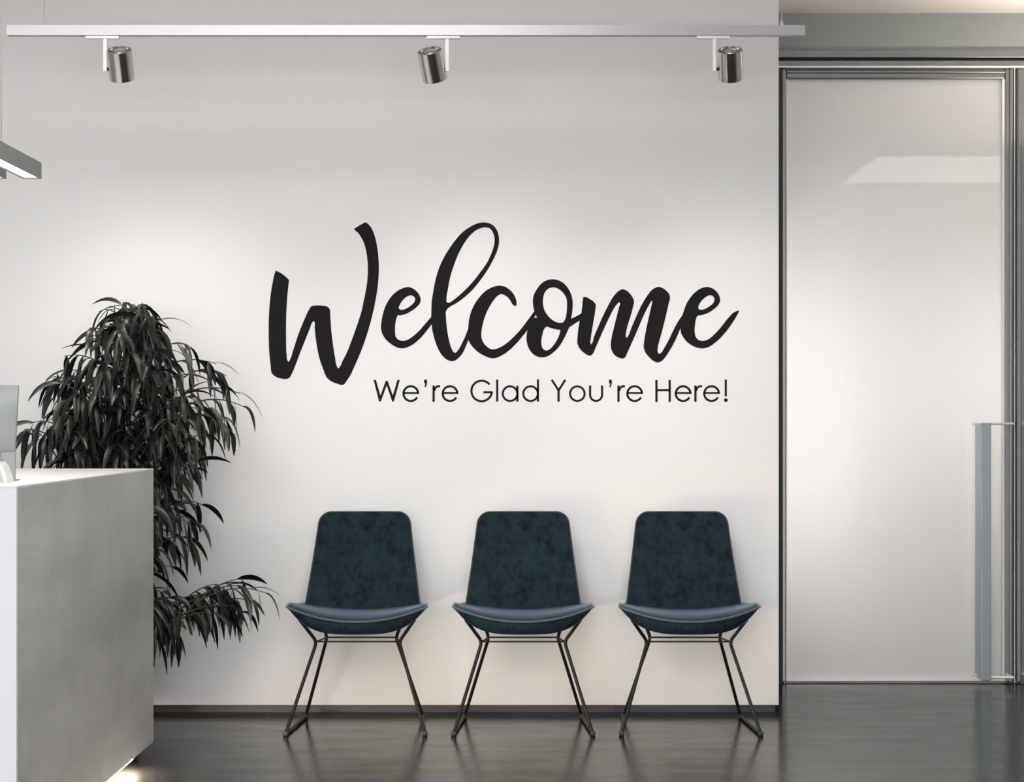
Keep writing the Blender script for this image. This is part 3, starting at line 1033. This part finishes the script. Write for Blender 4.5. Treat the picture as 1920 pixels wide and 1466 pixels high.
for (a, b, c) in (((225, 1120), (275, 1120), (330, 1150)), ((225, 1010), (262, 980), (300, 980)), ((228, 900), (290, 850), (350, 780)),
                  ((222, 900), (170, 860), (120, 845)), ((228, 760), (270, 720), (300, 690)), ((222, 760), (190, 730), (160, 720))):
    mb = MB().tube([rp(*a, PYd), rp(*b, PYd), rp(*c, PYd)], [.007, .005, .003], 6)
    mb.build('side_branch', BARKM, plant, smooth=True)
tag(plant, 'tall bushy ficus with narrow drooping dark leaves, between the desk and the wall', 'plant')

# ------------------------------------------------------------------ ceiling light panels of the room (out of frame: one mirrored in the glass, two added)
def ceiling_panel(x0, x1, y0, y1, s, col, label):
    root = empty('ceiling_light', ((x0 + x1) / 2, (y0 + y1) / 2, CEIL_Z))
    w, d = (x1 - x0) / 2, (y1 - y0) / 2
    MB().box((-w, -d, -.012), (w, d, -.004)).build('diffuser', emitter('panel_glow', col, s), root)
    fr = MB()
    t = .012
    fr.box((-w - t, -d - t, -.016), (w + t, -d, 0)); fr.box((-w - t, d, -.016), (w + t, d + t, 0))
    fr.box((-w - t, -d, -.016), (-w, d, 0)); fr.box((w, -d, -.016), (w + t, d, 0))
    fr.build('frame', WHITEM, root)
    tag(root, label, 'ceiling light', 'ceiling light panels of the room')
    return root


ceiling_panel(-2.6, 0.1, 4.9, 6.1, 2.1, (1, .985, .96), 'added wide white ceiling light panel that brightens the lettered wall')  # added panel: lights the wall and whitens the track front
ceiling_panel(2.49, 4.3, 2.80, 4.36, 1.1, (1, .985, .97), 'white ceiling light panel mirrored in the glass door')
ceiling_panel(-2.5, 1.6, -1.6, 0.8, 2.2, (1, .985, .97), 'added large white ceiling light panel that fills the room from the back')  # unseen panel added as general fill from behind the camera

# spot lamps of the three track heads
for i, (p, ax) in enumerate(SPOTL):
    ld = bpy.data.lights.new('spot_beam', 'SPOT')
    ld.energy = 8.6
    ld.color = (1, .97, .93)
    ld.spot_size = math.radians(92)
    ld.spot_blend = 1.0
    ld.shadow_soft_size = .11
    lo = bpy.data.objects.new('spot_beam', ld)
    COL.objects.link(lo)
    lo.location = p
    lo.rotation_euler = ax.to_track_quat('-Z', 'Y').to_euler()

# added lights without fixtures, brightening the frosted doors from behind
def point(name, loc, e, r, col=(1, .98, .96)):
    ld = bpy.data.lights.new(name, 'POINT')
    ld.energy = e; ld.shadow_soft_size = r; ld.color = col
    lo = bpy.data.objects.new(name, ld)
    COL.objects.link(lo)
    lo.location = loc
ld = bpy.data.lights.new('pane_back_fill', 'AREA')
ld.shape = 'RECTANGLE'; ld.size = .12; ld.size_y = 1.5; ld.energy = 9; ld.color = (1, .985, .97)
lo = bpy.data.objects.new('pane_back_fill', ld)
COL.objects.link(lo)
lo.location = (1.20, 9.75, 1.22)
lo.rotation_euler = (-math.pi / 2, 0, 0)
point('corridor_fill', (2.3, 10.1, 1.45), 42, .2)
# added unseen light that brightens the door niche ceiling and header
ld = bpy.data.lights.new('niche_ceiling_fill', 'AREA')
ld.shape = 'RECTANGLE'; ld.size = 1.6; ld.size_y = .15; ld.energy = 6.5; ld.color = (1, .90, .78)
lo = bpy.data.objects.new('niche_ceiling_fill', ld)
COL.objects.link(lo)
lo.location = (3.0, 8.55, 2.45)
lo.rotation_euler = (math.pi, 0, 0)
# added area light, frontal fill shining in through the invented back window
ld = bpy.data.lights.new('back_window_fill', 'AREA')
ld.shape = 'RECTANGLE'; ld.size = WX1 - WX0; ld.size_y = WZ1 - WZ0
ld.energy = 104; ld.color = (.96, .98, 1)
lo = bpy.data.objects.new('back_window_fill', ld)
COL.objects.link(lo)
lo.location = ((WX0 + WX1) / 2, YB - .25, (WZ0 + WZ1) / 2)
lo.rotation_euler = (math.pi / 2, 0, 0)

# ------------------------------------------------------------------ world, camera, view
w = bpy.data.worlds.new('World')
scene.world = w
w.use_nodes = True
w.node_tree.nodes['Background'].inputs[0].default_value = (.9, .92, .95, 1)
w.node_tree.nodes['Background'].inputs[1].default_value = .3

cd = bpy.data.cameras.new('camera')
cd.sensor_fit = 'HORIZONTAL'
cd.sensor_width = 36
cd.lens = 36 * F / 1920
cd.shift_x = -(CX - 960) / 1920
cd.shift_y = (CY - 733) / 1920
cd.clip_start = .05
cam = bpy.data.objects.new('camera', cd)
COL.objects.link(cam)
cam.location = (0, 0, EYE)
cam.rotation_euler = (math.pi / 2, 0, 0)
scene.camera = cam

scene.view_settings.view_transform = 'Standard'
scene.view_settings.look = 'None'
scene.view_settings.gamma = 1.0
scene.view_settings.use_curve_mapping = False
scene.view_settings.exposure = 1.74
scene.cycles.use_denoising = True
scene.cycles.max_bounces = 10
scene.cycles.diffuse_bounces = 6
